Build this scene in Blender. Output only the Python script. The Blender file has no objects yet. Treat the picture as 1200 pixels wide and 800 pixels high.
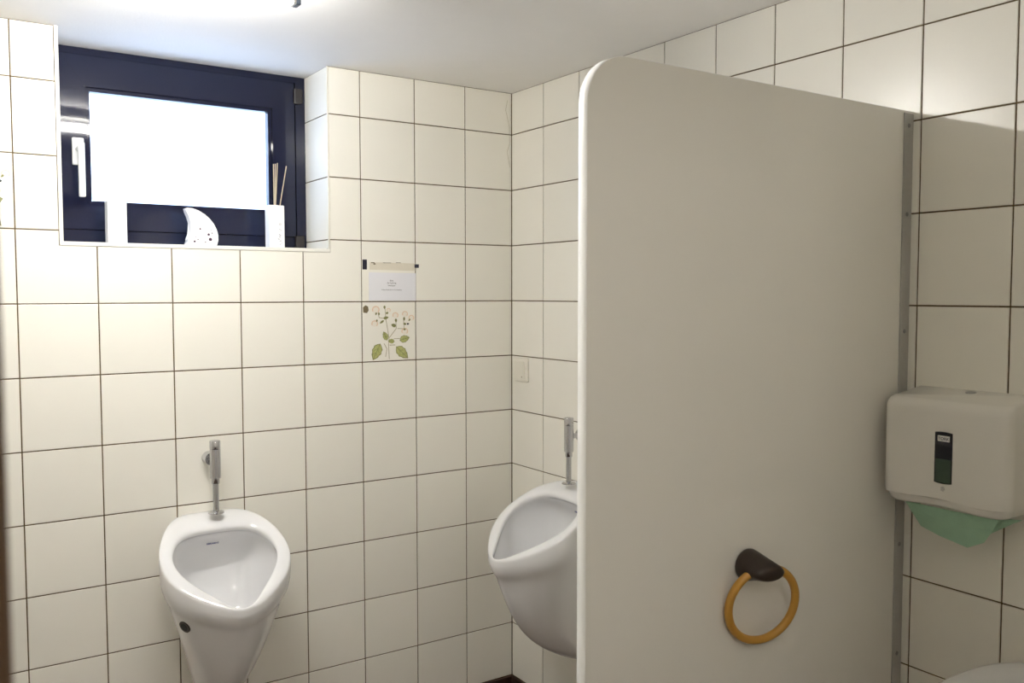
import bpy, bmesh, math, random
from mathutils import Vector, Matrix, Euler
random.seed(7)
scene = bpy.context.scene
C = scene.collection

# ------------------------------------------------------------------ camera, world, light, exposure
cam_d = bpy.data.cameras.new('camera')
cam_d.sensor_width = 36.0
cam_d.lens = 36.0 * 1037.37 / 1200.0
cam_d.clip_start = 0.02
cam_d.dof.use_dof = True
cam_d.dof.focus_distance = 2.6
cam_d.dof.aperture_fstop = 10.0
cam = bpy.data.objects.new('camera', cam_d)
C.objects.link(cam)
cam.location = (-1.81304, -2.7181, 1.50714)
cam.rotation_euler = Euler((1.5160, 0.0009, -0.5885), 'XYZ')
scene.camera = cam

world = bpy.data.worlds.new('sky')
scene.world = world
world.use_nodes = True
bgn = world.node_tree.nodes['Background']
bgn.inputs['Color'].default_value = (0.56, 0.73, 1.0, 1)
bgn.inputs['Strength'].default_value = 6.0

TUBE_STRENGTH = 255.0
FILL_STRENGTH = 28.0  # added fill globe out of view behind the camera
LAMP_L = 0.60
scene.view_settings.view_transform = 'Standard'
scene.view_settings.look = 'None'
scene.view_settings.gamma = 1.0
scene.view_settings.use_curve_mapping = False
scene.view_settings.exposure = 0.06
scene.cycles.max_bounces = 14
scene.cycles.diffuse_bounces = 8
scene.cycles.use_denoising = True

# sampling portal in the window opening (guides sky light, gives none itself)
pd = bpy.data.lights.new('window_portal', 'AREA')
pd.shape = 'RECTANGLE'; pd.size = 0.56; pd.size_y = 0.35
pd.cycles.is_portal = True
po = bpy.data.objects.new('window_portal', pd); C.objects.link(po)
po.location = (-1.106, 0.252, 1.945); po.rotation_euler = (math.radians(-90), 0, 0)

# ------------------------------------------------------------------ dimensions (metres)
P = 0.2; PV = 0.20122
W0 = 0.985 * P; WR0 = 0.9852 * P
SK = 0.07                      # skirting height
CZ = 2.232                     # ceiling height
def rowz(j): return SK + (10 - j) * PV
NX0, NX1 = -1.482, -0.711      # window recess
SILL = 1.650
LX, FY0, FY1, RY = -2.6, -2.38, -2.45, -3.8
JT = 0.0034                    # joint width
GR = 0.0025                    # joint depth

# ------------------------------------------------------------------ materials
def mat(name, col, rough=0.5, metal=0.0, spec=0.5, noise=None, bump=None, objrand=0.0, coat=0.0, emit=None, ncol=None, trans=0.0):
    m = bpy.data.materials.new(name); m.use_nodes = True
    nt = m.node_tree; b = nt.nodes['Principled BSDF']
    b.inputs['Base Color'].default_value = (*col, 1)
    b.inputs['Roughness'].default_value = rough
    b.inputs['Metallic'].default_value = metal
    b.inputs['Specular IOR Level'].default_value = spec
    b.inputs['Coat Weight'].default_value = coat
    if trans:
        b.inputs['Transmission Weight'].default_value = trans
    if emit:
        b.inputs['Emission Color'].default_value = (*emit[0], 1)
        b.inputs['Emission Strength'].default_value = emit[1]
    tc = nt.nodes.new('ShaderNodeTexCoord')
    last = None
    if noise:
        n = nt.nodes.new('ShaderNodeTexNoise'); n.inputs['Scale'].default_value = noise[0]; n.inputs['Detail'].default_value = 4
        nt.links.new(tc.outputs['Object'], n.inputs['Vector'])
        mx = nt.nodes.new('ShaderNodeMix'); mx.data_type = 'RGBA'
        mx.inputs[6].default_value = (*col, 1)
        d = ncol if ncol else tuple(c * (1 - noise[1]) for c in col)
        mx.inputs[7].default_value = (*d, 1)
        nt.links.new(n.outputs['Fac'], mx.inputs[0])
        last = mx.outputs[2]
    if objrand:
        oi = nt.nodes.new('ShaderNodeObjectInfo')
        mr = nt.nodes.new('ShaderNodeMapRange'); mr.inputs[3].default_value = 1 - objrand; mr.inputs[4].default_value = 1 + objrand
        nt.links.new(oi.outputs['Random'], mr.inputs[0])
        hs = nt.nodes.new('ShaderNodeHueSaturation')
        nt.links.new(mr.outputs[0], hs.inputs['Value'])
        if last: nt.links.new(last, hs.inputs['Color'])
        else: hs.inputs['Color'].default_value = (*col, 1)
        last = hs.outputs[0]
    if last: nt.links.new(last, b.inputs['Base Color'])
    if bump:
        n2 = nt.nodes.new('ShaderNodeTexNoise'); n2.inputs['Scale'].default_value = bump[0]; n2.inputs['Detail'].default_value = 3
        nt.links.new(tc.outputs['Object'], n2.inputs['Vector'])
        bp = nt.nodes.new('ShaderNodeBump'); bp.inputs['Strength'].default_value = bump[1]; bp.inputs['Distance'].default_value = bump[2]
        nt.links.new(n2.outputs['Fac'], bp.inputs['Height'])
        nt.links.new(bp.outputs['Normal'], b.inputs['Normal'])
    return m

def tiled(name, tile, joint, rough):
    m = mat(name, tile, rough); nt = m.node_tree; b = nt.nodes['Principled BSDF']
    g = nt.nodes.new('ShaderNodeNewGeometry'); sp = nt.nodes.new('ShaderNodeSeparateXYZ')
    nt.links.new(g.outputs['Position'], sp.inputs[0])
    ad = nt.nodes.new('ShaderNodeMath'); nt.links.new(sp.outputs[0], ad.inputs[0]); nt.links.new(sp.outputs[1], ad.inputs[1])
    cb = nt.nodes.new('ShaderNodeCombineXYZ'); nt.links.new(ad.outputs[0], cb.inputs[0]); nt.links.new(sp.outputs[2], cb.inputs[1])
    br = nt.nodes.new('ShaderNodeTexBrick'); br.offset = 0
    br.inputs['Scale'].default_value = 1; br.inputs['Brick Width'].default_value = P; br.inputs['Row Height'].default_value = PV
    br.inputs['Mortar Size'].default_value = 0.0017
    br.inputs['Color1'].default_value = (*tile, 1); br.inputs['Color2'].default_value = (*tile, 1); br.inputs['Mortar'].default_value = (*joint, 1)
    nt.links.new(cb.outputs[0], br.inputs['Vector'])
    nt.links.new(br.outputs['Color'], b.inputs['Base Color'])
    return m

TILE_C = (0.86, 0.838, 0.765)
JOINT_C = (0.155, 0.105, 0.045)
M = {}
M['tile'] = mat('cream_glazed_tile', TILE_C, 0.28, noise=(9, 0.03), bump=(5.0, 0.05, 0.004), objrand=0.022)
M['joint'] = mat('brown_grout', JOINT_C, 0.9, noise=(60, 0.5), bump=(300, 0.3, 0.001))
M['wall_tiles_far'] = tiled('cream_tiled_wall', TILE_C, JOINT_C, 0.3)
M['plaster'] = mat('white_plaster', (0.91, 0.90, 0.89), 0.85, noise=(14, 0.03), bump=(130, 0.25, 0.002))
M['floor'] = mat('brown_floor_tile', (0.085, 0.045, 0.03), 0.4, noise=(20, 0.4), bump=(40, 0.1, 0.002))
M['skirt'] = mat('brown_skirting', (0.05, 0.022, 0.016), 0.35, noise=(30, 0.4))
M['trim'] = mat('ivory_edge_profile', (0.82, 0.79, 0.70), 0.35, noise=(40, 0.05))
M['sill'] = mat('white_sill', (0.82, 0.80, 0.75), 0.3, noise=(20, 0.05))
M['frame'] = mat('navy_black_lacquer', (0.011, 0.013, 0.032), 0.05, spec=0.35, noise=(6, 0.2))
M['hinge'] = mat('dark_bronze', (0.022, 0.017, 0.016), 0.4, metal=0.0, noise=(50, 0.4))
M['white_pl'] = mat('white_plastic', (0.80, 0.79, 0.75), 0.3, noise=(30, 0.03))
M['ceramic'] = mat('white_sanitary_ceramic', (0.80, 0.80, 0.81), 0.07, noise=(12, 0.02), coat=0.4)
M['chrome'] = mat('chrome', (0.62, 0.62, 0.64), 0.12, metal=1.0, noise=(40, 0.15))
M['cap'] = mat('brown_black_cap', (.075, .06, .05), .35, noise=(40, .4))
M['dark'] = mat('dark_rubber', (0.015, 0.014, 0.013), 0.5, noise=(40, 0.3))
M['laminate'] = mat('warm_grey_laminate', (0.82, 0.80, 0.75), 0.45, noise=(5, 0.03), bump=(500, 0.06, 0.0005))
M['edge'] = mat('white_edge_band', (0.92, 0.92, 0.90), 0.35, noise=(30, 0.02))
M['alu'] = mat('aluminium', (0.50, 0.49, 0.47), 0.42, metal=0.35, noise=(90, 0.15))
M['steel'] = mat('screw_steel', (0.30, 0.30, 0.30), 0.35, metal=1.0, noise=(90, 0.2))
M['ochre'] = mat('ochre_plastic', (0.52, 0.27, 0.045), 0.38, noise=(20, 0.12))
M['brown'] = mat('dark_brown_plastic', (0.028, 0.015, 0.009), 0.38, noise=(25, 0.3))
M['disp'] = mat('off_white_abs', (0.78, 0.76, 0.71), 0.16, noise=(20, 0.02))
M['slot'] = mat('smoked_window', (0.006, 0.006, 0.018), 0.12, noise=(20, 0.2))
M['green'] = mat('green_paper', (0.36, 0.56, 0.40), 0.9, noise=(40, 0.15), bump=(90, 0.3, 0.002))
M['greendim'] = mat('green_paper_behind_smoked_window', (0.05, 0.085, 0.055), 0.3, noise=(120, 0.25))
M['paper'] = mat('white_paper', (0.80, 0.80, 0.84), 0.8, noise=(30, 0.02))
M['ink'] = mat('black_ink', (0.03, 0.03, 0.035), 0.8, noise=(60, 0.2))
M['greyink'] = mat('grey_print', (0.16, 0.16, 0.17), 0.7, noise=(60, 0.2))
M['blueink'] = mat('blue_print', (0.03, 0.05, 0.22), 0.4, noise=(60, 0.2))
M['tape'] = mat('black_tape', (0.012, 0.012, 0.03), 0.4, noise=(40, 0.3))
M['oldtape'] = mat('yellowed_clear_tape', (0.82, 0.77, 0.65), 0.25, noise=(25, 0.15))
M['residue'] = mat('old_glue', (0.22, 0.17, 0.09), 0.6, noise=(120, 0.5))
M['porcelain'] = mat('white_porcelain', (0.84, 0.84, 0.85), 0.3, noise=(30, 0.02))
M['hole'] = mat('dark_hole', (0.05, 0.015, 0.045), 0.6, noise=(60, 0.3))
M['reed'] = mat('pale_reed', (0.55, 0.44, 0.30), 0.7, noise=(60, 0.2))
M['leaf'] = mat('painted_leaf_green', (0.27, 0.31, 0.055), 0.35, noise=(130, 0.6), ncol=(0.56, 0.55, 0.26))
M['leafdark'] = mat('painted_dark_green', (0.14, 0.15, 0.05), 0.35, noise=(160, 0.5), ncol=(0.30, 0.30, 0.12))
M['pink'] = mat('painted_blossom_pink', (0.74, 0.48, 0.33), 0.35, noise=(160, 0.5), ncol=(0.80, 0.66, 0.48))
M['petal'] = mat('painted_petal', (0.85, 0.80, 0.71), 0.35, noise=(90, 0.05))
M['stem'] = mat('painted_stem', (0.46, 0.40, 0.25), 0.35, noise=(120, 0.4))
M['wood'] = mat('brown_door_frame', (0.072, 0.036, 0.013), 0.45, noise=(18, 0.45))
M['tube'] = mat('fluorescent_tube_glow', (0.9, 0.9, 0.9), 0.3, noise=(10, 0.02), emit=((1.0, 0.975, 0.93), TUBE_STRENGTH))
M['lamp'] = mat('lamp_enamel', (0.78, 0.78, 0.74), 0.35, noise=(20, 0.03))
M['socket'] = mat('lampholder_grey_blue', (0.10, 0.13, 0.19), 0.35, noise=(20, 0.2))

# structured window glass: lets some light straight through and scatters the rest
g = bpy.data.materials.new('structured_glass'); g.use_nodes = True; nt = g.node_tree
for n in list(nt.nodes):
    if n.type != 'OUTPUT_MATERIAL': nt.nodes.remove(n)
out = [n for n in nt.nodes if n.type == 'OUTPUT_MATERIAL'][0]
tl = nt.nodes.new('ShaderNodeBsdfTranslucent'); tl.inputs[0].default_value = (0.93, 0.95, 1, 1)
tp = nt.nodes.new('ShaderNodeBsdfTransparent'); tp.inputs[0].default_value = (0.93, 0.96, 1, 1)
gl = nt.nodes.new('ShaderNodeBsdfGlossy'); gl.inputs['Roughness'].default_value = 0.15
m1 = nt.nodes.new('ShaderNodeMixShader'); m1.inputs[0].default_value = 0.55
m2 = nt.nodes.new('ShaderNodeMixShader'); m2.inputs[0].default_value = 0.05
vz = nt.nodes.new('ShaderNodeTexVoronoi'); vz.inputs['Scale'].default_value = 90
bp = nt.nodes.new('ShaderNodeBump'); bp.inputs['Strength'].default_value = 0.6; bp.inputs['Distance'].default_value = 0.002
tcn = nt.nodes.new('ShaderNodeTexCoord')
nt.links.new(tcn.outputs['Object'], vz.inputs['Vector']); nt.links.new(vz.outputs['Distance'], bp.inputs['Height'])
nt.links.new(bp.outputs['Normal'], gl.inputs['Normal']); nt.links.new(bp.outputs['Normal'], tl.inputs['Normal'])
nt.links.new(tl.outputs[0], m1.inputs[1]); nt.links.new(tp.outputs[0], m1.inputs[2])
nt.links.new(m1.outputs[0], m2.inputs[1]); nt.links.new(gl.outputs[0], m2.inputs[2]); nt.links.new(m2.outputs[0], out.inputs[0])
M['glass'] = g

# ------------------------------------------------------------------ mesh helpers
def link(name, me, m=None, parent=None, loc=(0, 0, 0), rot=(0, 0, 0)):
    o = bpy.data.objects.new(name, me); C.objects.link(o)
    if m is not None and len(me.materials) == 0:
        for mm in (m if isinstance(m, (list, tuple)) else [m]): me.materials.append(mm)
    o.location = loc; o.rotation_euler = rot
    if parent: o.parent = parent
    return o
def fin(bm, name, smooth=False, recalc=True):
    if recalc: bmesh.ops.recalc_face_normals(bm, faces=bm.faces)
    me = bpy.data.meshes.new(name); bm.to_mesh(me); bm.free()
    if smooth:
        for p in me.polygons: p.use_smooth = True
    return me
def obj(name, bm, m, parent=None, loc=(0, 0, 0), rot=(0, 0, 0), smooth=False, angle=None):
    me = fin(bm, name, smooth or angle is not None)
    if angle is not None: me.set_sharp_from_angle(angle=math.radians(angle))
    return link(name, me, m, parent, loc, rot)
def empty(name, loc=(0, 0, 0), rz=0.0):
    o = bpy.data.objects.new(name, None); C.objects.link(o)
    o.location = loc; o.rotation_euler = (0, 0, rz); o.empty_display_size = 0.05
    return o
def tag(o, label=None, cat=None, group=None, kind=None):
    if label: o['label'] = label
    if cat: o['category'] = cat
    if group: o['group'] = group
    if kind: o['kind'] = kind
    return o
def box(bm, x0, x1, y0, y1, z0, z1, bev=0.0, seg=2):
    r = bmesh.ops.create_cube(bm, size=1)
    vs = r['verts']
    bmesh.ops.scale(bm, vec=(x1 - x0, y1 - y0, z1 - z0), verts=vs)
    bmesh.ops.translate(bm, vec=((x0 + x1) / 2, (y0 + y1) / 2, (z0 + z1) / 2), verts=vs)
    if bev:
        es = list({e for v in vs for e in v.link_edges})
        bmesh.ops.bevel(bm, geom=es, offset=bev, segments=seg, affect='EDGES', profile=0.5)
    return bm
def nb(*a, **k): return box(bmesh.new(), *a, **k)
def cyl(bm, p0, p1, r0, r1=None, seg=24):
    r1 = r0 if r1 is None else r1
    a, b = Vector(p0), Vector(p1); d = b - a
    mt = Matrix.Translation((a + b) / 2) @ d.to_track_quat('Z', 'Y').to_matrix().to_4x4()
    bmesh.ops.create_cone(bm, cap_ends=True, segments=seg, radius1=r0, radius2=r1, depth=d.length, matrix=mt)
    return bm
def lathe(bm, prof, seg=28, origin=(0, 0, 0)):
    rings = []
    for r, z in prof:
        rings.append([bm.verts.new((origin[0] + r * math.cos(2 * math.pi * i / seg), origin[1] + r * math.sin(2 * math.pi * i / seg), origin[2] + z)) for i in range(seg)])
    for a, b in zip(rings, rings[1:]):
        for i in range(seg):
            bm.faces.new((a[i], a[(i + 1) % seg], b[(i + 1) % seg], b[i]))
    bm.faces.new(list(reversed(rings[0]))); bm.faces.new(rings[-1])
    return bm
def loft(bm, rings, cap0=True, cap1=True):
    vr = [[bm.verts.new(p) for p in r] for r in rings]
    n = len(vr[0])
    for a, b in zip(vr, vr[1:]):
        for i in range(n): bm.faces.new((a[i], a[(i + 1) % n], b[(i + 1) % n], b[i]))
    if cap0: bm.faces.new(list(reversed(vr[0])))
    if cap1: bm.faces.new(vr[-1])
    return bm
def tube_path(bm, pts, r, seg=12, closed=False):
    pts = [Vector(p) for p in pts]; n = len(pts); rings = []
    for i, p in enumerate(pts):
        if closed: t = pts[(i + 1) % n] - pts[i - 1]
        else: t = pts[min(i + 1, n - 1)] - pts[max(i - 1, 0)]
        t.normalize()
        up = Vector((0, 0, 1)) if abs(t.z) < 0.9 else Vector((0, 1, 0))
        if closed: up = AX
        u = t.cross(up).normalized(); v = u.cross(t)
        rings.append([bm.verts.new(p + r * (math.cos(2 * math.pi * k / seg) * u + math.sin(2 * math.pi * k / seg) * v)) for k in range(seg)])
    prs = list(zip(rings, rings[1:])) + ([(rings[-1], rings[0])] if closed else [])
    for a, b in prs:
        for k in range(seg): bm.faces.new((a[k], a[(k + 1) % seg], b[(k + 1) % seg], b[k]))
    if not closed:
        bm.faces.new(list(reversed(rings[0]))); bm.faces.new(rings[-1])
    return bm
def prism(bm, poly, y0, y1):            # polygon in x,z extruded along y
    a = [bm.verts.new((x, y0, z)) for x, z in poly]; b = [bm.verts.new((x, y1, z)) for x, z in poly]
    n = len(poly)
    bm.faces.new(a); bm.faces.new(list(reversed(b)))
    for i in range(n): bm.faces.new((a[i], b[i], b[(i + 1) % n], a[(i + 1) % n]))
    return bm
def subsurf(o, lv=2):
    s = o.modifiers.new('smooth', 'SUBSURF'); s.levels = lv; s.render_levels = lv
def text(name, s, size, m, parent, loc, rot, align='CENTER', bold=0.0):
    cu = bpy.data.curves.new(name, 'FONT'); cu.body = s; cu.size = size; cu.align_x = align; cu.extrude = 0.00015; cu.offset = bold
    cu.resolution_u = 3
    t = bpy.data.objects.new('tmp', cu); C.objects.link(t)
    dg = bpy.context.evaluated_depsgraph_get()
    me = bpy.data.meshes.new_from_object(t.evaluated_get(dg))
    bpy.data.objects.remove(t); me.name = name
    me.materials.clear()
    return link(name, me, m, parent, loc, rot)

# ------------------------------------------------------------------ room shell
def struct(name, bm, m): return tag(obj(name, bm, m), kind='structure')
floor = struct('floor', nb(LX - 0.1, 0.1, RY - 0.1, 0.3, -0.1, 0.0), M['floor'])
ceiling = struct('ceiling', nb(LX - 0.1, 0.1, RY - 0.1, 0.3, CZ, CZ + 0.1), M['plaster'])
bm = bmesh.new()
box(bm, LX, NX0 - 0.0, GR, 0.3, 0, CZ)
box(bm, NX1 + GR, 0.1, GR, 0.3, 0, CZ)
box(bm, NX0, NX1 + GR, GR, 0.3, 0, SILL - 0.012)
wall_back = struct('wall_back', bm, M['joint'])
bm = bmesh.new()
box(bm, GR, 0.1, FY0, GR, 0, CZ)
wall_right = struct('wall_right', bm, M['joint'])
wall_left = struct('wall_left', nb(LX - 0.1, LX, RY, 0.3, 0, CZ), M['wall_tiles_far'])
DX0, DX1, DH = -1.796, -0.93, 2.0
bm = bmesh.new()
box(bm, LX, DX0 - 0.03, FY1, FY0, 0, CZ); box(bm, DX1 + 0.03, 0.1, FY1, FY0, 0, CZ); box(bm, DX0 - 0.03, DX1 + 0.03, FY1, FY0, DH + 0.03, CZ)
wall_front = struct('wall_front', bm, M['wall_tiles_far'])
bm = bmesh.new()
box(bm, LX - 0.1, 0.1, RY - 0.1, RY, 0, CZ); box(bm, 0.0, 0.1, RY, FY1, 0, CZ)
wall_rear = struct('wall_rear', bm, M['plaster'])
# brown door frame the photographer looks through
door = empty('door_1', (DX0, FY1, 0)); tag(door, kind='structure')
for nm, a in (('jamb', (-0.06, 0.0, -0.011, 0.08, 0, DH)), ('jamb', (DX1 - DX0, DX1 - DX0 + 0.06, -0.011, 0.08, 0, DH)), ('head', (-0.06, DX1 - DX0 + 0.06, -0.011, 0.08, DH, DH + 0.06))):
    obj(nm, nb(*a, bev=0.003), M['wood'], door)

# ------------------------------------------------------------------ wall tiles, one by one
TC = {}
def tile_mesh(w, h, t=GR):
    key = (round(w, 4), round(h, 4))
    if key in TC: return TC[key]
    bm = bmesh.new(); b = 0.0011
    def rect(w_, h_, y): return [bm.verts.new((sx * w_ / 2, y, sz * h_ / 2)) for sx, sz in ((-1, -1), (1, -1), (1, 1), (-1, 1))]
    r0 = rect(w, h, t); r1 = rect(w, h, b); r2 = rect(w - b * 0.8, h - b * 0.8, b * 0.3); r3 = rect(w - 2.4 * b, h - 2.4 * b, 0)
    for a, c in ((r0, r1), (r1, r2), (r2, r3)):
        for i in range(4): bm.faces.new((a[i], a[(i + 1) % 4], c[(i + 1) % 4], c[i]))
    bm.faces.new(r3); bm.faces.new(list(reversed(r0)))
    me = fin(bm, 'tile'); me.materials.append(M['tile']); TC[key] = me
    return me
def put_tile(wall, a0, a1, z0, z1, side):
    w, h = a1 - a0 - JT, z1 - z0 - JT
    if w < 0.006 or h < 0.006: return None
    me = tile_mesh(w, h); ca, cz = (a0 + a1) / 2, (z0 + z1) / 2
    tl = math.radians(0.10)
    rx, rz = random.uniform(-tl, tl), random.uniform(-tl, tl)
    if side == 'back': return link('tile', me, None, wall, (ca, 0.0, cz), (rx, 0, rz))
    if side == 'right': return link('tile', me, None, wall, (0.0, -ca, cz), (rx, 0, rz - math.pi / 2))
    if side == 'reveal': return link('tile', me, None, wall, (NX1, ca, cz), (0, 0, math.pi / 2 + math.pi))
zs = [(rowz(0), CZ)] + [(rowz(j + 1), rowz(j)) for j in range(10)]
xs = [0.0] + [-(W0 + k * P) for k in range(13) if W0 + k * P < -LX - .01] + [LX]
special = {}
for zi, (z0, z1) in enumerate(zs):
    for k in range(len(xs) - 1):
        x1, x0 = xs[k], xs[k + 1]
        if z0 >= SILL - 0.02:                      # beside the window
            if x0 >= NX1 - 0.001 or x1 <= NX0 + 0.001: t = put_tile(wall_back, x0, x1, z0, z1, 'back'); special[(k, zi)] = t
            else:
                if x1 > NX1 + 0.012: put_tile(wall_back, NX1 + 0.004, x1, z0, z1, 'back')
                if x0 < NX0 - 0.012: put_tile(wall_back, x0, NX0 - 0.009, z0, z1, 'back')
        elif z1 > SILL:                            # the row the sill cuts through
            if x0 >= NX1 - 0.001 or x1 <= NX0 + 0.001: special[(k, zi)] = put_tile(wall_back, x0, x1, z0, z1, 'back')
            else:
                cut = SILL - 0.010; q = JT / 2
                if x1 > NX1 + 0.012 and x0 < NX1:      # tiles notched round the corners of the recess
                    pl_ = [(x0 + q, z0 + q), (x1 - q, z0 + q), (x1 - q, z1 - q), (NX1 + .006, z1 - q), (NX1 + .006, cut - q), (x0 + q, cut - q)]
                elif x0 < NX0 - 0.012 and x1 > NX0:
                    pl_ = [(x0 + q, z0 + q), (x1 - q, z0 + q), (x1 - q, cut - q), (NX0 - .011, cut - q), (NX0 - .011, z1 - q), (x0 + q, z1 - q)]
                else:
                    put_tile(wall_back, x0, x1, z0, cut, 'back'); continue
                obj('tile', prism(bmesh.new(), pl_, 0.0, GR), M['tile'], wall_back)
        else:
            special[(k, zi)] = put_tile(wall_back, x0, x1, z0, z1, 'back')
ys = [0.0] + [WR0 + m * P for m in range(11)] + [-FY0]
for z0, z1 in zs:
    for a0, a1 in zip(ys, ys[1:]):
        put_tile(wall_right, a0, a1, z0, z1, 'right')
for z0, z1 in zs[:4]:                              # tiled right side of the window recess
    z0 = max(z0, SILL)
    if z1 > z0: put_tile(wall_back, 0.0, 0.2, z0, z1, 'reveal')

tag(obj('baseboard_back', nb(LX, 0.0, -0.008, GR, 0, SK - 0.002, bev=0.002), M['skirt']), kind='structure')
tag(obj('baseboard_right', nb(-0.008, GR, FY0, -0.008, 0, SK - 0.002, bev=0.002), M['skirt']), kind='structure')
# edge profiles of the window recess
tag(obj('trim_1', nb(NX0 - 0.009, NX0 + 0.001, -0.0022, 0.2, SILL - 0.012, CZ, bev=0.0008), M['trim']), kind='structure')
tag(obj('trim_2', nb(NX1 - 0.0005, NX1 + 0.0042, -0.0018, 0.004, SILL - 0.012, CZ, bev=0.0008), M['trim']), kind='structure')

# ------------------------------------------------------------------ window
win = empty('window_1', (0, 0, 0)); tag(win, kind='structure')
obj('sill', nb(NX0 - 0.009, NX1 + 0.0042, -0.003, 0.2, SILL - 0.0115, SILL, bev=0.0015), M['sill'], win)
YF = 0.200
def rail(bm, poly, y0, y1, bev):
    n0 = set(bm.edges); v0 = set(bm.verts)
    prism(bm, poly, y0, y1)
    bm.normal_update()
    if bev: bmesh.ops.bevel(bm, geom=[e for e in bm.edges if e not in n0], offset=bev, segments=2, affect='EDGES')
def frame4(bm, x0, x1, z0, z1, wl, wr, wb, wt, y0, y1, bev):        # four mitred rails
    a, b, c, d = x0 + wl, x1 - wr, z0 + wb, z1 - wt
    rail(bm, [(x0, z0), (x1, z0), (b, c), (a, c)], y0, y1, bev); rail(bm, [(x0, z1), (a, d), (b, d), (x1, z1)], y0, y1, bev)
    rail(bm, [(x0, z0), (a, c), (a, d), (x0, z1)], y0, y1, bev); rail(bm, [(x1, z0), (x1, z1), (b, d), (b, c)], y0, y1, bev)
    return bm
fr = obj('outer_frame', frame4(bmesh.new(), NX0, NX1 + GR, SILL, CZ, 0.022, 0.034, 0.046, 0.02, YF, 0.275, 0.0008), M['frame'], win)
obj('rebate', frame4(bmesh.new(), NX0 + 0.002, NX1, SILL + 0.001, CZ - 0.001, 0.035, 0.048, 0.060, 0.035, 0.2635, 0.274, 0.0), M['frame'], fr)
SX0, SX1, SZ0, SZ1 = NX0 + 0.024, -0.748, SILL + 0.0475, CZ - 0.022
GX0, GX1, GZ0, GZ1 = -1.376, -0.836, 1.784, 2.107
bm = frame4(bmesh.new(), SX0, SX1, SZ0, SZ1, GX0 - SX0 - 0.012, SX1 - GX1 - 0.012, GZ0 - SZ0 - 0.012, SZ1 - GZ1 - 0.012, YF - 0.006, 0.262, 0.0012)
sash = obj('sash', bm, M['frame'], win)
bead = obj('glazing_bead', frame4(bmesh.new(), GX0 - 0.012, GX1 + 0.012, GZ0 - 0.012, GZ1 + 0.012, 0.012, 0.012, 0.012, 0.012, YF + 0.004, 0.235, 0.0015), M['frame'], sash)
obj('pane', nb(GX0 - 0.006, GX1 + 0.006, 0.236, 0.241, GZ0 - 0.006, GZ1 + 0.006), M['glass'], win)
hd = obj('handle', nb(-1.4205, -1.4025, 0.128, 0.144, 1.787, 1.945, bev=0.004, seg=3), M['white_pl'], win, angle=40)
obj('handle_neck', cyl(bmesh.new(), (-1.413, 0.140, 1.932), (-1.413, 0.185, 1.932), 0.008), M['white_pl'], hd, smooth=False)
obj('handle_plate', nb(-1.429, -1.397, 0.183, 0.194, 1.885, 1.965, bev=0.003), M['white_pl'], hd)
for zz in (2.165, 1.675):
    hg = obj('hinge', nb(-0.752, -0.730, 0.182, 0.200, zz - 0.025, zz + 0.025, bev=0.002), M['hinge'], win)
    obj('hinge_pin', cyl(bmesh.new(), (-0.728, 0.188, zz - 0.02), (-0.728, 0.188, zz + 0.025), 0.006, seg=14), M['hinge'], hg)

# ------------------------------------------------------------------ fluorescent lamp
LY, LZ = -0.785, 2.158
HL = LAMP_L / 2
lamp = empty('ceiling_lamp', (-1.0975 - HL, LY, CZ))
tag(lamp, 'bare fluorescent tube lamp on the white ceiling, at the top edge of the picture', 'lamp')
obj('housing', nb(-HL, HL, -0.022, 0.022, -0.040, -0.0005, bev=0.003), M['lamp'], lamp)
for s in (-1, 1):
    h = obj('lampholder', nb(s * HL - 0.006, s * HL + 0.006, -0.014, 0.014, -0.089, -0.038, bev=0.003), M['socket'], lamp)
    obj('holder_face', nb(s * (HL - .008) - 0.004, s * (HL - .008) + 0.004, -0.013, 0.013, -0.088, -0.038, bev=0.002), M['lamp'], h)
obj('tube', cyl(bmesh.new(), (.014 - HL, 0, LZ - CZ), (HL - .014, 0, LZ - CZ), 0.013, seg=20), M['tube'], lamp, angle=40)

# unseen globe added behind the doorway to throw fill light onto the partition
gl_ = empty('fill_globe', (-1.54, -3.02, CZ)); tag(gl_, 'added fill light globe, out of view in the small room before the doorway', 'lamp')
obj('base', lathe(bmesh.new(), [(.06, -.03), (.07, -.02), (.07, -.0005)], 28), M['lamp'], gl_, angle=40)
obj('globe', lathe(bmesh.new(), [(.035, -.032), (.075, -.045), (.103, -.08), (.112, -.12), (.103, -.16), (.075, -.195), (.035, -.215), (.004, -.22)], 28), mat('fill_globe_glow', (.9, .9, .88), .4, noise=(10, .02), emit=((1.0, .95, .87), FILL_STRENGTH)), gl_, smooth=True)

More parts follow.
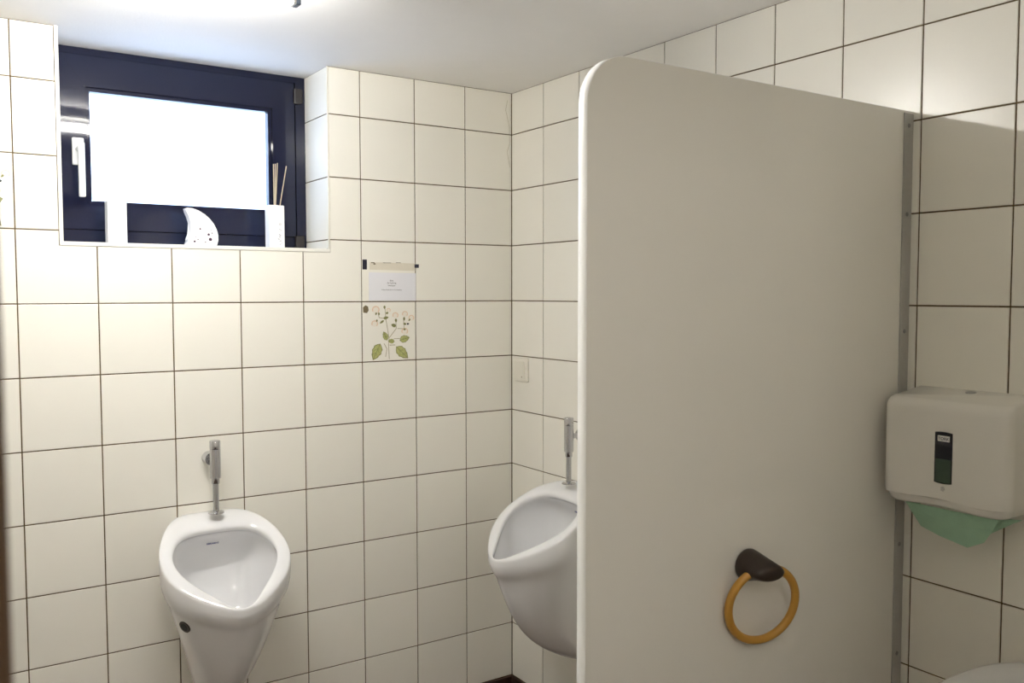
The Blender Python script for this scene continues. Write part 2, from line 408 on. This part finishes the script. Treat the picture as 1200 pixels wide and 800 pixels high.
# ------------------------------------------------------------------ urinals
OUT = [(0, 0), (.042, 0), (.076, .006), (.107, .036), (.139, .085), (.166, .14), (.179, .195), (.172, .245), (.146, .286), (.112, .318), (.077, .345), (.040, .365), (0, .377)]
INN = [(0, .108), (.045, .109), (.084, .114), (.112, .130), (.132, .155), (.142, .182), (.143, .208), (.132, .240), (.110, .270), (.084, .299), (.057, .327), (.030, .356), (0, .370)]
def mirror(h): return [(x, d) for x, d in h] + [(-x, d) for x, d in reversed(h[1:-1])]
def zpl(d):
    a, b = .9 - .655 * d, .853; k = 0.018
    return -k * math.log(math.exp(-a / k) + math.exp(-b / k)) + 0.0
def urinal_rings():
    o, i = [(x * 1.025, d) for x, d in mirror(OUT)], mirror(INN); R = []
    def mix(t, dz): return [(a[0] + (b[0] - a[0]) * t, a[1] + (b[1] - a[1]) * t, zpl(a[1] + (b[1] - a[1]) * t) + dz) for a, b in zip(o, i)]
    rows = [(.10, .06, .275, .262), (.22, .085, .295, .266), (.28, .18, .325, .275), (.36, .35, .395, .302), (.48, .57, .48, .35), (.60, .73, .57, .41), (.74, .85, .655, .49), (.865, .915, .725, .56), (.925, .94, .75, .588), (.975, .98, .768, .603), (1.0, 1.0, .80, .628)]
    for sx, sd, zb, zt in rows:
        R.append([(x * sx, d * sd, zb + (zt - zb) * (d / .386)) for x, d in o])
    R.append(mix(0.0, -.016)); R.append(mix(0.0, -.005)); R.append(mix(.07, 0)); R.append(mix(.35, .002)); R.append(mix(.7, .001)); R.append(mix(.94, -.002))
    zb, dc = .515, .20
    for u, fx, ub, dz in ((.0, 1.0, 0, -.012), (.0, 1.02, .012, -.022), (.06, 1.06, .062, -.018), (.3, 1.03, .075, 0), (.55, .93, .072, 0), (.78, .82, .05, 0), (.93, .58, .02, 0), (1.0, .30, 0, 0)):
        ring = []
        for x, d in i:
            back = max(0.0, min(1.0, (.185 - d) / .06)); f = fx - .16 * u if d > dc else 1 - (1 - min(fx, 1)) * .6
            ring.append((x * fx, dc + (d - dc) * min(f, 1.0) - ub * back, zpl(d) * (1 - u) + zb * u + dz))
        R.append(ring)
    return R
ZB = .262
def urinal(loc, rz, label, group):
    root = empty('urinal', loc, rz); tag(root, label, 'urinal', group)
    R = [[(x, -d, z - ZB) for x, d, z in r] for r in urinal_rings()]
    b = obj('bowl', loft(bmesh.new(), R), M['ceramic'], root, smooth=True); subsurf(b, 2)
    # fixing screw cover on the flank
    for s in (-1,):
        n = Vector((s * .835, -.431, -.341)); p = Vector((s * .1300, -.2540, .600 - ZB))
        c = obj('screw_cap', cyl(bmesh.new(), p - n * .005, p + n * .0032, .0195, .0180, 26), M['cap'], root, angle=40)
        obj('cap_hole', cyl(bmesh.new(), p - n * .004, p + n * .0040, .0125, .0115, 20), M['dark'], c, angle=40)
    # maker's print on the back of the bowl
    t = text('maker_mark', 'KERAMAG', .0078, M['blueink'], root, (.003, -.0445, .757 - ZB), (math.radians(108), 0, 0), bold=.0003)
    return root
def valve(loc, rz, label, group):
    root = empty('flush_valve', loc, rz); tag(root, label, 'flush valve', group)
    d = -.076
    obj('flange', lathe(bmesh.new(), [(.0225, 0), (.0225, .003), (.017, .0065), (.010, .008)], origin=(0, d, 0)), M['chrome'], root, angle=40)
    obj('down_pipe', lathe(bmesh.new(), [(.0085, .004), (.0085, .108)], origin=(0, d, 0)), M['chrome'], root, angle=40)
    obj('collar', lathe(bmesh.new(), [(.0105, .088), (.0115, .090), (.0115, .110)], origin=(0, d, 0)), M['chrome'], root, angle=40)
    obj('valve_body', lathe(bmesh.new(), [(.0135, .104), (.0155, .106), (.0155, .190), (.0145, .191)], origin=(0, d, 0)), M['chrome'], root, angle=40)
    obj('push_button', lathe(bmesh.new(), [(.0140, .190), (.0150, .1915), (.0155, .193), (.0155, .214), (.0140, .2165), (.006, .2175)], origin=(0, d, 0)), M['chrome'], root, angle=40)
    a = obj('inlet_pipe', cyl(bmesh.new(), (0, d + .01, .155), (0, -.004, .155), .0085), M['chrome'], root, angle=40)
    obj('rosette', cyl(bmesh.new(), (0, -.0005, .155), (0, -.036, .155), .0195, .0185, 28), M['chrome'], a, angle=30)
    return root
UL, UR = -1.111, -0.455
urinal((UL, 0, ZB), 0, 'white ceramic urinal on the window wall, its whole rim and tapering body in view', 'urinals')
urinal((0, UR, ZB + .03), -math.pi / 2, 'white ceramic urinal half hidden behind the grey partition panel', 'urinals')
valve((UL + .007, 0, .857), 0, 'chrome flush valve above the urinal under the window', 'flush valves')
valve((0, UR + .008, .887), -math.pi / 2, 'chrome flush valve beside the white edge of the partition panel', 'flush valves')

# ------------------------------------------------------------------ partition panel
PY0, PY1, PX, PT, PB = -1.577, -1.553, -0.905, 1.901, 0.35
part = empty('partition_panel', (0, (PY0 + PY1) / 2, PB))
tag(part, 'tall grey laminate partition panel with a rounded upper corner and white edge', 'partition')
def panel_outline(r, inset=0.0, n=14):
    x0, x1, z0, z1 = PX + inset, -0.002, inset, PT - PB - inset
    pts = [(x1, z0), (x1, z1)]
    pts += [(x0 + r - r * math.sin(a), z1 - r + r * math.cos(a)) for a in [math.pi / 2 * i / n for i in range(n + 1)]]
    pts += [(x0 + r - r * math.cos(a), z0 + r - r * math.sin(a)) for a in [math.pi / 2 * i / n for i in range(n + 1)]]
    return pts
hy = (PY1 - PY0) / 2
obj('board', prism(bmesh.new(), panel_outline(.085, .0012), -hy, hy), M['laminate'], part, angle=30)
bm = bmesh.new(); oo = panel_outline(.086)[1:]; ii = panel_outline(.0848, .0013)[1:]
rings = []
for (xo, zo), (xi, zi) in zip(oo, ii):
    ym = hy - .0005
    rings.append([(xi, -ym, zi), (xo, -ym + .0012, zo), (xo, ym - .0012, zo), (xi, ym, zi)])
loft(bm, rings)
obj('edge_band', bm, M['edge'], part, angle=50)
bm = bmesh.new()
for y in (-hy - .003, hy + .0003): box(bm, -.033, -.0006, y, y + .0027, 0.0, PT - PB - .006, .0006)
ch = obj('wall_channel', bm, M['alu'], part)
for zz in (1.8685, 1.6775, 1.4223, 1.18, .9484, .70, .48):
    obj('screw', lathe(bmesh.new(), [(.0048, 0), (.0044, .0014), (.0025, .0024)], 14), M['steel'], ch, (-.0175, -hy - .003, zz - PB), (math.radians(90), 0, 0), angle=50)

# ------------------------------------------------------------------ towel ring on the panel
tr = empty('towel_ring', (-.514, PY0, .985)); tag(tr, 'ochre yellow towel ring hanging from a dark brown holder on the partition panel', 'towel ring')
yaw, tilt, RR = .262, .14, .0735
h = Vector((math.cos(yaw), -math.sin(yaw), 0)); ov = Vector((-math.sin(yaw), -math.cos(yaw), 0))
v = math.cos(tilt) * Vector((0, 0, 1)) + math.sin(tilt) * ov
AX = h.cross(v)
cc = Vector((-.502, -1.6085, .917)) - Vector((-.514, PY0, .985))
bm = tube_path(bmesh.new(), [cc + RR * (math.cos(a) * h + math.sin(a) * v) for a in [2 * math.pi * i / 64 for i in range(64)]], .0079, 14, closed=True)
obj('ring', bm, M['ochre'], tr, smooth=True)
R = []
for t, rx, rzz, dz, sh in ((0, .033, .031, .004, 0), (.006, .0345, .032, .004, 0), (.018, .0335, .029, .004, -.001), (.032, .0325, .0235, .0035, 0), (.046, .0325, .0195, .002, .001), (.058, .0315, .0165, 0, .003), (.065, .026, .0120, -.001, .003), (.067, .012, .005, -.001, .003)):
    R.append([(sh + rx * math.cos(a) , -t - (rx * math.cos(a)) * .22 * (t / .067), dz + rzz * math.sin(a)) for a in [2 * math.pi * i / 20 for i in range(20)]])
hb = obj('holder', loft(bmesh.new(), R), M['brown'], tr, smooth=True); subsurf(hb, 1)

# ------------------------------------------------------------------ paper towel dispenser
DW, DD = .267, .122
dsp = empty('towel_dispenser', (0, -1.601 - DW / 2, 1.070), -math.pi / 2)
tag(dsp, 'off-white paper towel dispenser with a dark viewing window beside the partition panel', 'dispenser')
HT = .2345
def dsec(inx, iny, z, wave=0.0, tilt_=0.0):          # rounded section, local x along the wall, -y out
    w, d = DW / 2 - inx, DD - iny; r = .020; pts = [(-w, -.0005)]
    for cx, sgn in ((-w + r, -1), (w - r, 1)):
        for k in range(9):
            a = math.pi / 2 * k / 8
            if sgn < 0: pts.append((cx - r * math.cos(a), -(d - r) - r * math.sin(a)))
            else: pts.append((cx + r * math.sin(a), -(d - r) - r * math.cos(a)))
        if sgn < 0:
            for k in range(1, 12): pts.append((-w + r + (2 * w - 2 * r) * k / 12, -d))
    pts.append((w, -.0005))
    res = []
    for x, y in pts:
        wz = wave * math.cos((x + .012) / .085 * math.pi) * max(0, min(1, (-y) / d)) if wave else 0
        res.append((x, y, z + wz + tilt_ * (-y / DD)))
    return res
R = [dsec(.004, .004, .0195, .0025), dsec(.0006, .0006, .0205, .0025), dsec(0, 0, .0225, .0025), dsec(0, 0, .06), dsec(0, 0, HT - .04), dsec(0, 0, HT - .017, 0, -.016), dsec(.0015, .0022, HT - .009, 0, -.016), dsec(.005, .0075, HT - .003, 0, -.016), dsec(.011, .015, HT, 0, -.016)]
cv = obj('cover', loft(bmesh.new(), R), M['disp'], dsp, angle=35)
R = [dsec(.030, .030, .0005, .0025), dsec(.014, .014, .0028, .0025), dsec(.007, .008, .0085, .0025), dsec(.0045, .0055, .0205, .0025)]
obj('lower_shell', loft(bmesh.new(), R), M['disp'], dsp, angle=40)
sx = -(1.7315 - 1.601 - DW / 2) + 0.0
bm = bmesh.new(); yf = -DD
def slotpoly(w, z0, z1, bow):
    n = 8; p = [(-w / 2 + w * k / n, z0 - bow * (1 - (2 * k / n - 1) ** 2)) for k in range(n + 1)]
    return p + [(w / 2 - w * k / n, z1 + bow * (1 - (2 * k / n - 1) ** 2)) for k in range(n + 1)]
sl = obj('viewing_window', prism(bmesh.new(), slotpoly(.0365, .0565, .1575, .0018), -DD - .0009, -DD + .006), M['slot'], dsp, (sx, 0, 0))
obj('paper_stack', prism(bmesh.new(), slotpoly(.0325, .0575, .1040, .0008), -DD - .0011, -DD - .0006), M['greendim'], sl)
st = obj('maker_plate', nb(-.0125, .0125, -DD - .0014, -DD - .0005, .1400, .1515, bev=.0006), M['white_pl'], sl)
text('lettering', 'TORK', .0085, M['greyink'], st, (0, -DD - .0015, .1428), (math.radians(90), 0, 0), bold=.0002)
em = obj('emblem', prism(bmesh.new(), [(.0042 * math.cos(a) * (1 + .22 * math.cos(5 * a)), .0445 + .0050 * math.sin(a)) for a in [2 * math.pi * k / 24 for k in range(24)]], -DD - .0006, -DD + .001), mat('grey_emblem', (.52, .50, .48), .5, noise=(60, .1)), dsp, (sx, 0, 0))
obj('lock', lathe(bmesh.new(), [(.0105, 0), (.0105, .0008), (.009, .0012), (.006, .0004)], 24), M['steel'], dsp, (.0, -.022, HT - .0030), (math.radians(7.5), 0, 0), angle=40)

# green paper towel sticking out below
pt = empty('paper_towel', (0, -1.601 - DW / 2, 1.074), -math.pi / 2)
tag(pt, 'green folded paper towel hanging out below the off-white dispenser', 'paper towel')
def sheet(rows, name):
    bm = bmesh.new(); vs = [[bm.verts.new(p) for p in r] for r in rows]
    for a, b in zip(vs, vs[1:]):
        for i in range(len(a) - 1): bm.faces.new((a[i], a[i + 1], b[i + 1], b[i]))
    o = obj(name, bm, M['green'], pt, smooth=False)
    s = o.modifiers.new('thick', 'SOLIDIFY'); s.thickness = .0012
    return o
def yx(y): return -(y + 1.601 + DW / 2)        # world y on the right wall -> local x
top = -.0062
sheet([[(yx(-1.640), -.094, top), (yx(-1.70), -.0975, top), (yx(-1.76), -.0975, top), (yx(-1.836), -.094, top)],
       [(yx(-1.650), -.086, -.028), (yx(-1.705), -.094, -.030), (yx(-1.765), -.095, -.034), (yx(-1.822), -.088, -.030)],
       [(yx(-1.668), -.080, -.056), (yx(-1.712), -.086, -.066), (yx(-1.772), -.088, -.076), (yx(-1.802), -.082, -.060)]], 'front_fold')
sheet([[(yx(-1.628), -.058, top), (yx(-1.65), -.072, top), (yx(-1.668), -.086, top)],
       [(yx(-1.634), -.058, -.022), (yx(-1.655), -.070, -.030), (yx(-1.670), -.082, -.036)],
       [(yx(-1.652), -.060, -.044), (yx(-1.664), -.068, -.050), (yx(-1.674), -.076, -.054)]], 'side_fold')
sheet([[(yx(-1.862), -.060, top), (yx(-1.838), -.074, top), (yx(-1.812), -.086, top)],
       [(yx(-1.848), -.060, -.014), (yx(-1.826), -.070, -.022), (yx(-1.804), -.082, -.034)],
       [(yx(-1.818), -.064, -.034), (yx(-1.806), -.070, -.044), (yx(-1.794), -.078, -.058)]], 'side_fold')

# ------------------------------------------------------------------ wash basin (only its rim shows)
ws = empty('wash_basin', (0, -2.076, .62), -math.pi / 2); tag(ws, 'white ceramic wash basin, its curved rim cut off by the bottom right corner', 'basin')
def bring(hx, d0, d1, z, n=36, e=2.7):
    cy, hyy = (d0 + d1) / 2, (d1 - d0) / 2; r = []
    for k in range(n):
        a = 2 * math.pi * k / n; c, s = math.cos(a), math.sin(a)
        r.append((hx * math.copysign(abs(c) ** (2 / e), c), -(cy + hyy * math.copysign(abs(s) ** (2 / e), s)), z - .62))
    return r
R = [bring(.10, .0, .20, .625), bring(.16, .0, .33, .66), bring(.215, .0, .44, .73), bring(.238, .0, .478, .782), bring(.243, 0, .484, .794), bring(.240, .001, .480, .801), bring(.226, .05, .465, .801), bring(.212, .085, .448, .795), bring(.200, .10, .43, .765), bring(.16, .12, .38, .70), bring(.06, .2, .30, .675)]
o = obj('bowl', loft(bmesh.new(), R), M['ceramic'], ws, smooth=True); subsurf(o, 1)
obj('drain', lathe(bmesh.new(), [(.022, 0), (.022, .004), (.015, .002)], 20), M['chrome'], ws, (0, -.25, .058), angle=40)
bm = tube_path(bmesh.new(), [(0, -.055, .18), (0, -.055, .26), (0, -.075, .285), (0, -.12, .285), (0, -.155, .265)], .011, 14)
tp_ = obj('tap', bm, M['chrome'], ws, smooth=True)
obj('tap_lever', nb(-.008, .008, -.075, -.01, .29, .302, bev=.003), M['chrome'], tp_)

# ------------------------------------------------------------------ light switch
sw = empty('light_switch', (0, -.069, 1.2285), -math.pi / 2); tag(sw, 'small ivory rocker light switch beside the room corner', 'light switch')
obj('plate', nb(-.0435, .0435, -.010, -.0003, -.043, .043, bev=.004, seg=3), M['trim'], sw, angle=40)
rk = obj('rocker', nb(-.0300, .0300, -.0155, -.0098, -.032, .032, bev=.002), M['trim'], sw, (0, 0, 0), (math.radians(3), 0, 0))
obj('indicator', lathe(bmesh.new(), [(.0026, 0), (.0020, .0008)], 12), M['residue'], rk, (.016, -.0154, -.024), (math.radians(90), 0, 0))

# ------------------------------------------------------------------ taped notice on the wall
nt_ = empty('notice', (-.4847, 0, 1.481)); tag(nt_, 'white printed paper notice taped to the tiles above the flower tile', 'notice')
cd = obj('card', nb(-.0872, .0872, -.0013, -.0004, 0, .0945), M['paper'], nt_, (0, 0, 0), (0, math.radians(.4), 0))
for s, z, sz in (('Bitte', .0655, .0074), ('die Spülung', .0575, .0074), ('betätigen', .0492, .0074), ('Vielen Dank für Ihr Verständnis', .0350, .0058)):
    text('print_line', s, sz, M['greyink'], cd, (-.004, -.0015, z), (math.radians(90), 0, 0))
obj('tape', nb(-.1095, -.0935, -.0012, -.0003, .104, .137), M['tape'], nt_)
obj('tape', nb(.0835, .1000, -.0012, -.0003, .1125, .1245), M['tape'], nt_)
obj('clear_tape', nb(-.085, .085, -.0008, -.0002, .103, .128), M['oldtape'], nt_, (0, 0, 0), (0, math.radians(.6), 0))
for (x, z, w, hh) in ((-.072, .127, .012, .003), (-.066, .123, .008, .004), (-.02, .1275, .03, .0016), (.022, .1285, .018, .0016)):
    obj('glue_mark', nb(x - w / 2, x + w / 2, -.0012, -.0002, z - hh / 2, z + hh / 2), M['residue'], nt_)
# left-over scrap of old tape on the painted tile
tag(obj('tape_scrap', prism(bmesh.new(), [(-.009, -.011), (.004, -.013), (.010, -.004), (.008, .009), (-.001, .013), (-.010, .006)], -.0012, -.0002), M['residue'], None, (-.5835, 0, 1.4535)), 'small brown scrap of old tape at the upper left of the flower tile', 'tape scrap')

# ------------------------------------------------------------------ painted flower tiles
def flower_print(tile, cx, cz):
    bm = bmesh.new(); S = P / 665.0; lay = [0]
    def pt_(x, y): return ((x - 332) * S, (405 - y) * S)
    def poly(pts, mi):
        lay[0] += 1; yy = -.00035 - .000008 * lay[0]
        f = bm.faces.new([bm.verts.new((x, yy, z)) for x, z in pts]); f.material_index = mi
        if f.normal.y > 0: f.normal_flip()
    def leaf(x, y, tx, ty, w, mi):
        a, b = Vector(pt_(x, y)), Vector(pt_(tx, ty)); d = b - a; n = Vector((-d.y, d.x)).normalized() * w * S / 2; L, Rr = [], []
        for k in range(0, 9):
            u = k / 8; ww = math.sin(math.pi * u ** .8) ** .8 * (1 + .08 * (-1) ** k)
            L.append(a + d * u + n * ww); Rr.append(a + d * u - n * ww)
        poly([tuple(q) for q in L + list(reversed(Rr[1:-1]))], mi)
    def stroke(pts, w, mi):
        for (x0, y0), (x1, y1) in zip(pts, pts[1:]):
            a, b = Vector(pt_(x0, y0)), Vector(pt_(x1, y1)); d = b - a; n = Vector((-d.y, d.x)).normalized() * w * S / 2
            poly([tuple(q) for q in (a + n, b + n, b - n, a - n)], mi)
    def bloom(x, y, r):
        poly([pt_(x + r * math.cos(t) * (1 + .1 * math.sin(5 * t)), y + r * .9 * math.sin(t)) for t in [2 * math.pi * k / 18 for k in range(18)]], 4)
        for k in range(14):
            t0, t1 = 2.6 + k * .33, 2.6 + (k + 1) * .33; r2 = r * (.72 + .08 * math.sin(3 * k))
            poly([pt_(x + q * math.cos(t), y + q * .9 * math.sin(t)) for q, t in ((r, t0), (r, t1), (r2, t1), (r2, t0))], 2)
    for s in ([(325, 715), (318, 560), (325, 480), (300, 340), (285, 260)], [(325, 480), (415, 375), (410, 290)], [(280, 690), (297, 600), (262, 540)], [(385, 490), (460, 490)], [(330, 560), (400, 560)], [(430, 375), (515, 380)], [(515, 380), (505, 260)], [(285, 260), (205, 250), (190, 190)], [(285, 250), (275, 130)]): stroke(s, 7, 3)
    for b in ((165, 160, 46), (150, 315, 40), (320, 168, 26), (405, 225, 37), (525, 212, 36), (605, 257, 36), (520, 408, 42)): bloom(*b)
    _leaf = leaf
    def leaf(x, y, tx, ty, w, mi):
        if mi: return _leaf(x, y, tx, ty, w, mi)
        _leaf(x, y, tx, ty, w, 1)
        _leaf(x + (tx - x) * .04, y + (ty - y) * .04, x + (tx - x) * .93, y + (ty - y) * .93, w * .84, 0)
        stroke([(x, y), (x + (tx - x) * .9, y + (ty - y) * .9)], 6, 1)
        for u in (.3, .55):
            for sg in (-1, 1): stroke([(x + (tx - x) * u, y + (ty - y) * u), (x + (tx - x) * (u + .2) - sg * (ty - y) * w * .0016, y + (ty - y) * (u + .2) + sg * (tx - x) * w * .0016)], 4, 1)
    leaf(215, 540, 122, 722, 118, 0); leaf(410, 580, 560, 718, 112, 0); leaf(455, 510, 580, 478, 82, 0); leaf(300, 505, 255, 405, 66, 0); leaf(390, 520, 308, 512, 52, 0)
    for l in ((172, 190, 160, 222, 22), (200, 190, 203, 225, 20), (270, 115, 270, 155, 26), (285, 205, 318, 192, 26), (255, 260, 320, 245, 34), (262, 280, 208, 316, 24), (178, 268, 172, 298, 20), (408, 262, 412, 308, 28), (410, 350, 350, 328, 40), (512, 245, 514, 290, 24), (590, 268, 568, 294, 20), (540, 330, 500, 320, 26), (500, 385, 535, 388, 22)): leaf(*l, 1)
    leaf(545, 328, 576, 322, 22, 5)
    me = fin(bm, 'flower_print', recalc=False)
    for n in ('leaf', 'leafdark', 'pink', 'stem', 'petal', 'ink'): me.materials.append(M[n])
    o = bpy.data.objects.new('flower_print', me); C.objects.link(o); o.parent = tile
    tag(tile, 'tile painted with pink blossoms and green leaves')
    return o
fp = flower_print(special[(2, 4)], 0, 0)
t8 = special.get((8, 2))
if t8:
    o = bpy.data.objects.new('flower_print', fp.data); C.objects.link(o); o.parent = t8; tag(t8, 'tile painted with pink blossoms, cut off by the left picture edge')

# ------------------------------------------------------------------ things on the window sill
SY = .085
bk = obj('white_block', nb(-.0262, .0262, -.022, .022, 0, .1245, bev=.002), M['porcelain'], None, (-1.3315, SY, SILL)); tag(bk, 'plain white upright block on the window sill, below the window handle', 'block')
def px2(x, y):                                    # outline of the moon, measured on its own plane
    return (-1.1349 + (x - 214) * .00273 - .0 + (y - 244) * .00010, SILL + (287.2 - y) * .00268)
ol = [(213.3, 244.6), (215.5, 243.9), (221, 244), (228, 246.3), (234, 250.2), (239.5, 255), (243.8, 260.8), (246.6, 267), (248, 273.5), (247.7, 280), (245.3, 287.2), (212, 287.2), (212.6, 284), (215.4, 279.5), (217.8, 273.5), (218.6, 267.5), (218, 260), (216.2, 253), (214, 247.5)]
mx0 = -1.095
mo = empty('moon_ornament', (mx0, SY + .01, SILL)); tag(mo, 'white crescent moon ornament with small holes standing on the window sill', 'ornament')
bm = prism(bmesh.new(), [(px2(*p)[0] - mx0, px2(*p)[1] - SILL) for p in ol], -.017, .017)
es = [e for e in bm.edges if abs(e.verts[0].co.y - e.verts[1].co.y) < 1e-6]
bmesh.ops.bevel(bm, geom=es, offset=.0035, segments=3, affect='EDGES')
cr = obj('crescent', bm, M['porcelain'], mo, angle=50)
for hx, hy_, r in ((228, 267.2, 1.0), (237, 273.3, 1.4), (241, 271.6, .75), (240.4, 268.2, .5), (238.6, 278.8, 1.9), (233, 282.2, .75), (225, 279.3, .7), (223, 276.2, .5), (221.2, 281.6, 1.2)):
    x, z = px2(hx, hy_)
    obj('hole', cyl(bmesh.new(), (x - mx0, -.0174, z - SILL), (x - mx0, -.010, z - SILL), r * .0027, seg=14), M['hole'], mo, angle=40)
dx = -.8585
df = empty('reed_diffuser', (dx, SY, SILL)); tag(df, 'white reed diffuser box with wooden sticks at the hinge side of the sill', 'diffuser')
bb = obj('bottle', nb(-.0248, .0248, -.022, .022, 0, .137, bev=.0025), M['porcelain'], df)
obj('neck', lathe(bmesh.new(), [(.013, .136), (.013, .1385), (.006, .139)], 18), M['porcelain'], df, angle=40)
for a in ((-.001, 0, .000, .004, .270), (.001, .003, .008, .01, .272), (-.002, -.003, .010, -.004, .273), (.004, .001, .043, .006, .267)):
    obj('reed', cyl(bmesh.new(), (a[0], a[1], .06), (a[2], a[3], a[4]), .0017, seg=8), M['reed'], df)
bm = bmesh.new(); rnd = random.Random(3)
for i in range(16):
    x, z = rnd.gauss(.009, .0035), .012 + i * .0032; w = rnd.uniform(.001, .003)
    if i in (11, 12): continue
    box(bm, x - w, x + w, -.0224, -.0219, z, z + rnd.uniform(.001, .0026))
for k in range(6):
    a = k * math.pi / 3; box(bm, .010 + .0028 * math.cos(a) - .0009, .010 + .0028 * math.cos(a) + .0009, -.0224, -.0219, .076 + .0028 * math.sin(a), .0778 + .0028 * math.sin(a))
obj('flower_print', bm, mat('soft_grey_print', (.45, .45, .50), .6, noise=(80, .3)), bb)

# fine crack in the corner tiles below the ceiling
bm = bmesh.new()
ck = [(-.018, 2.205), (-.026, 2.17), (-.010, 2.11), (-.009, 2.05), (-.020, 2.02), (-.008, 1.965)]
for (x0, z0), (x1, z1) in zip(ck, ck[1:]):
    prism(bm, [(x0 - .0005, z0), (x0 + .0005, z0), (x1 + .0005, z1), (x1 - .0005, z1)], -.0004, .0008)
obj('crack', bm, M['stem'], wall_back)
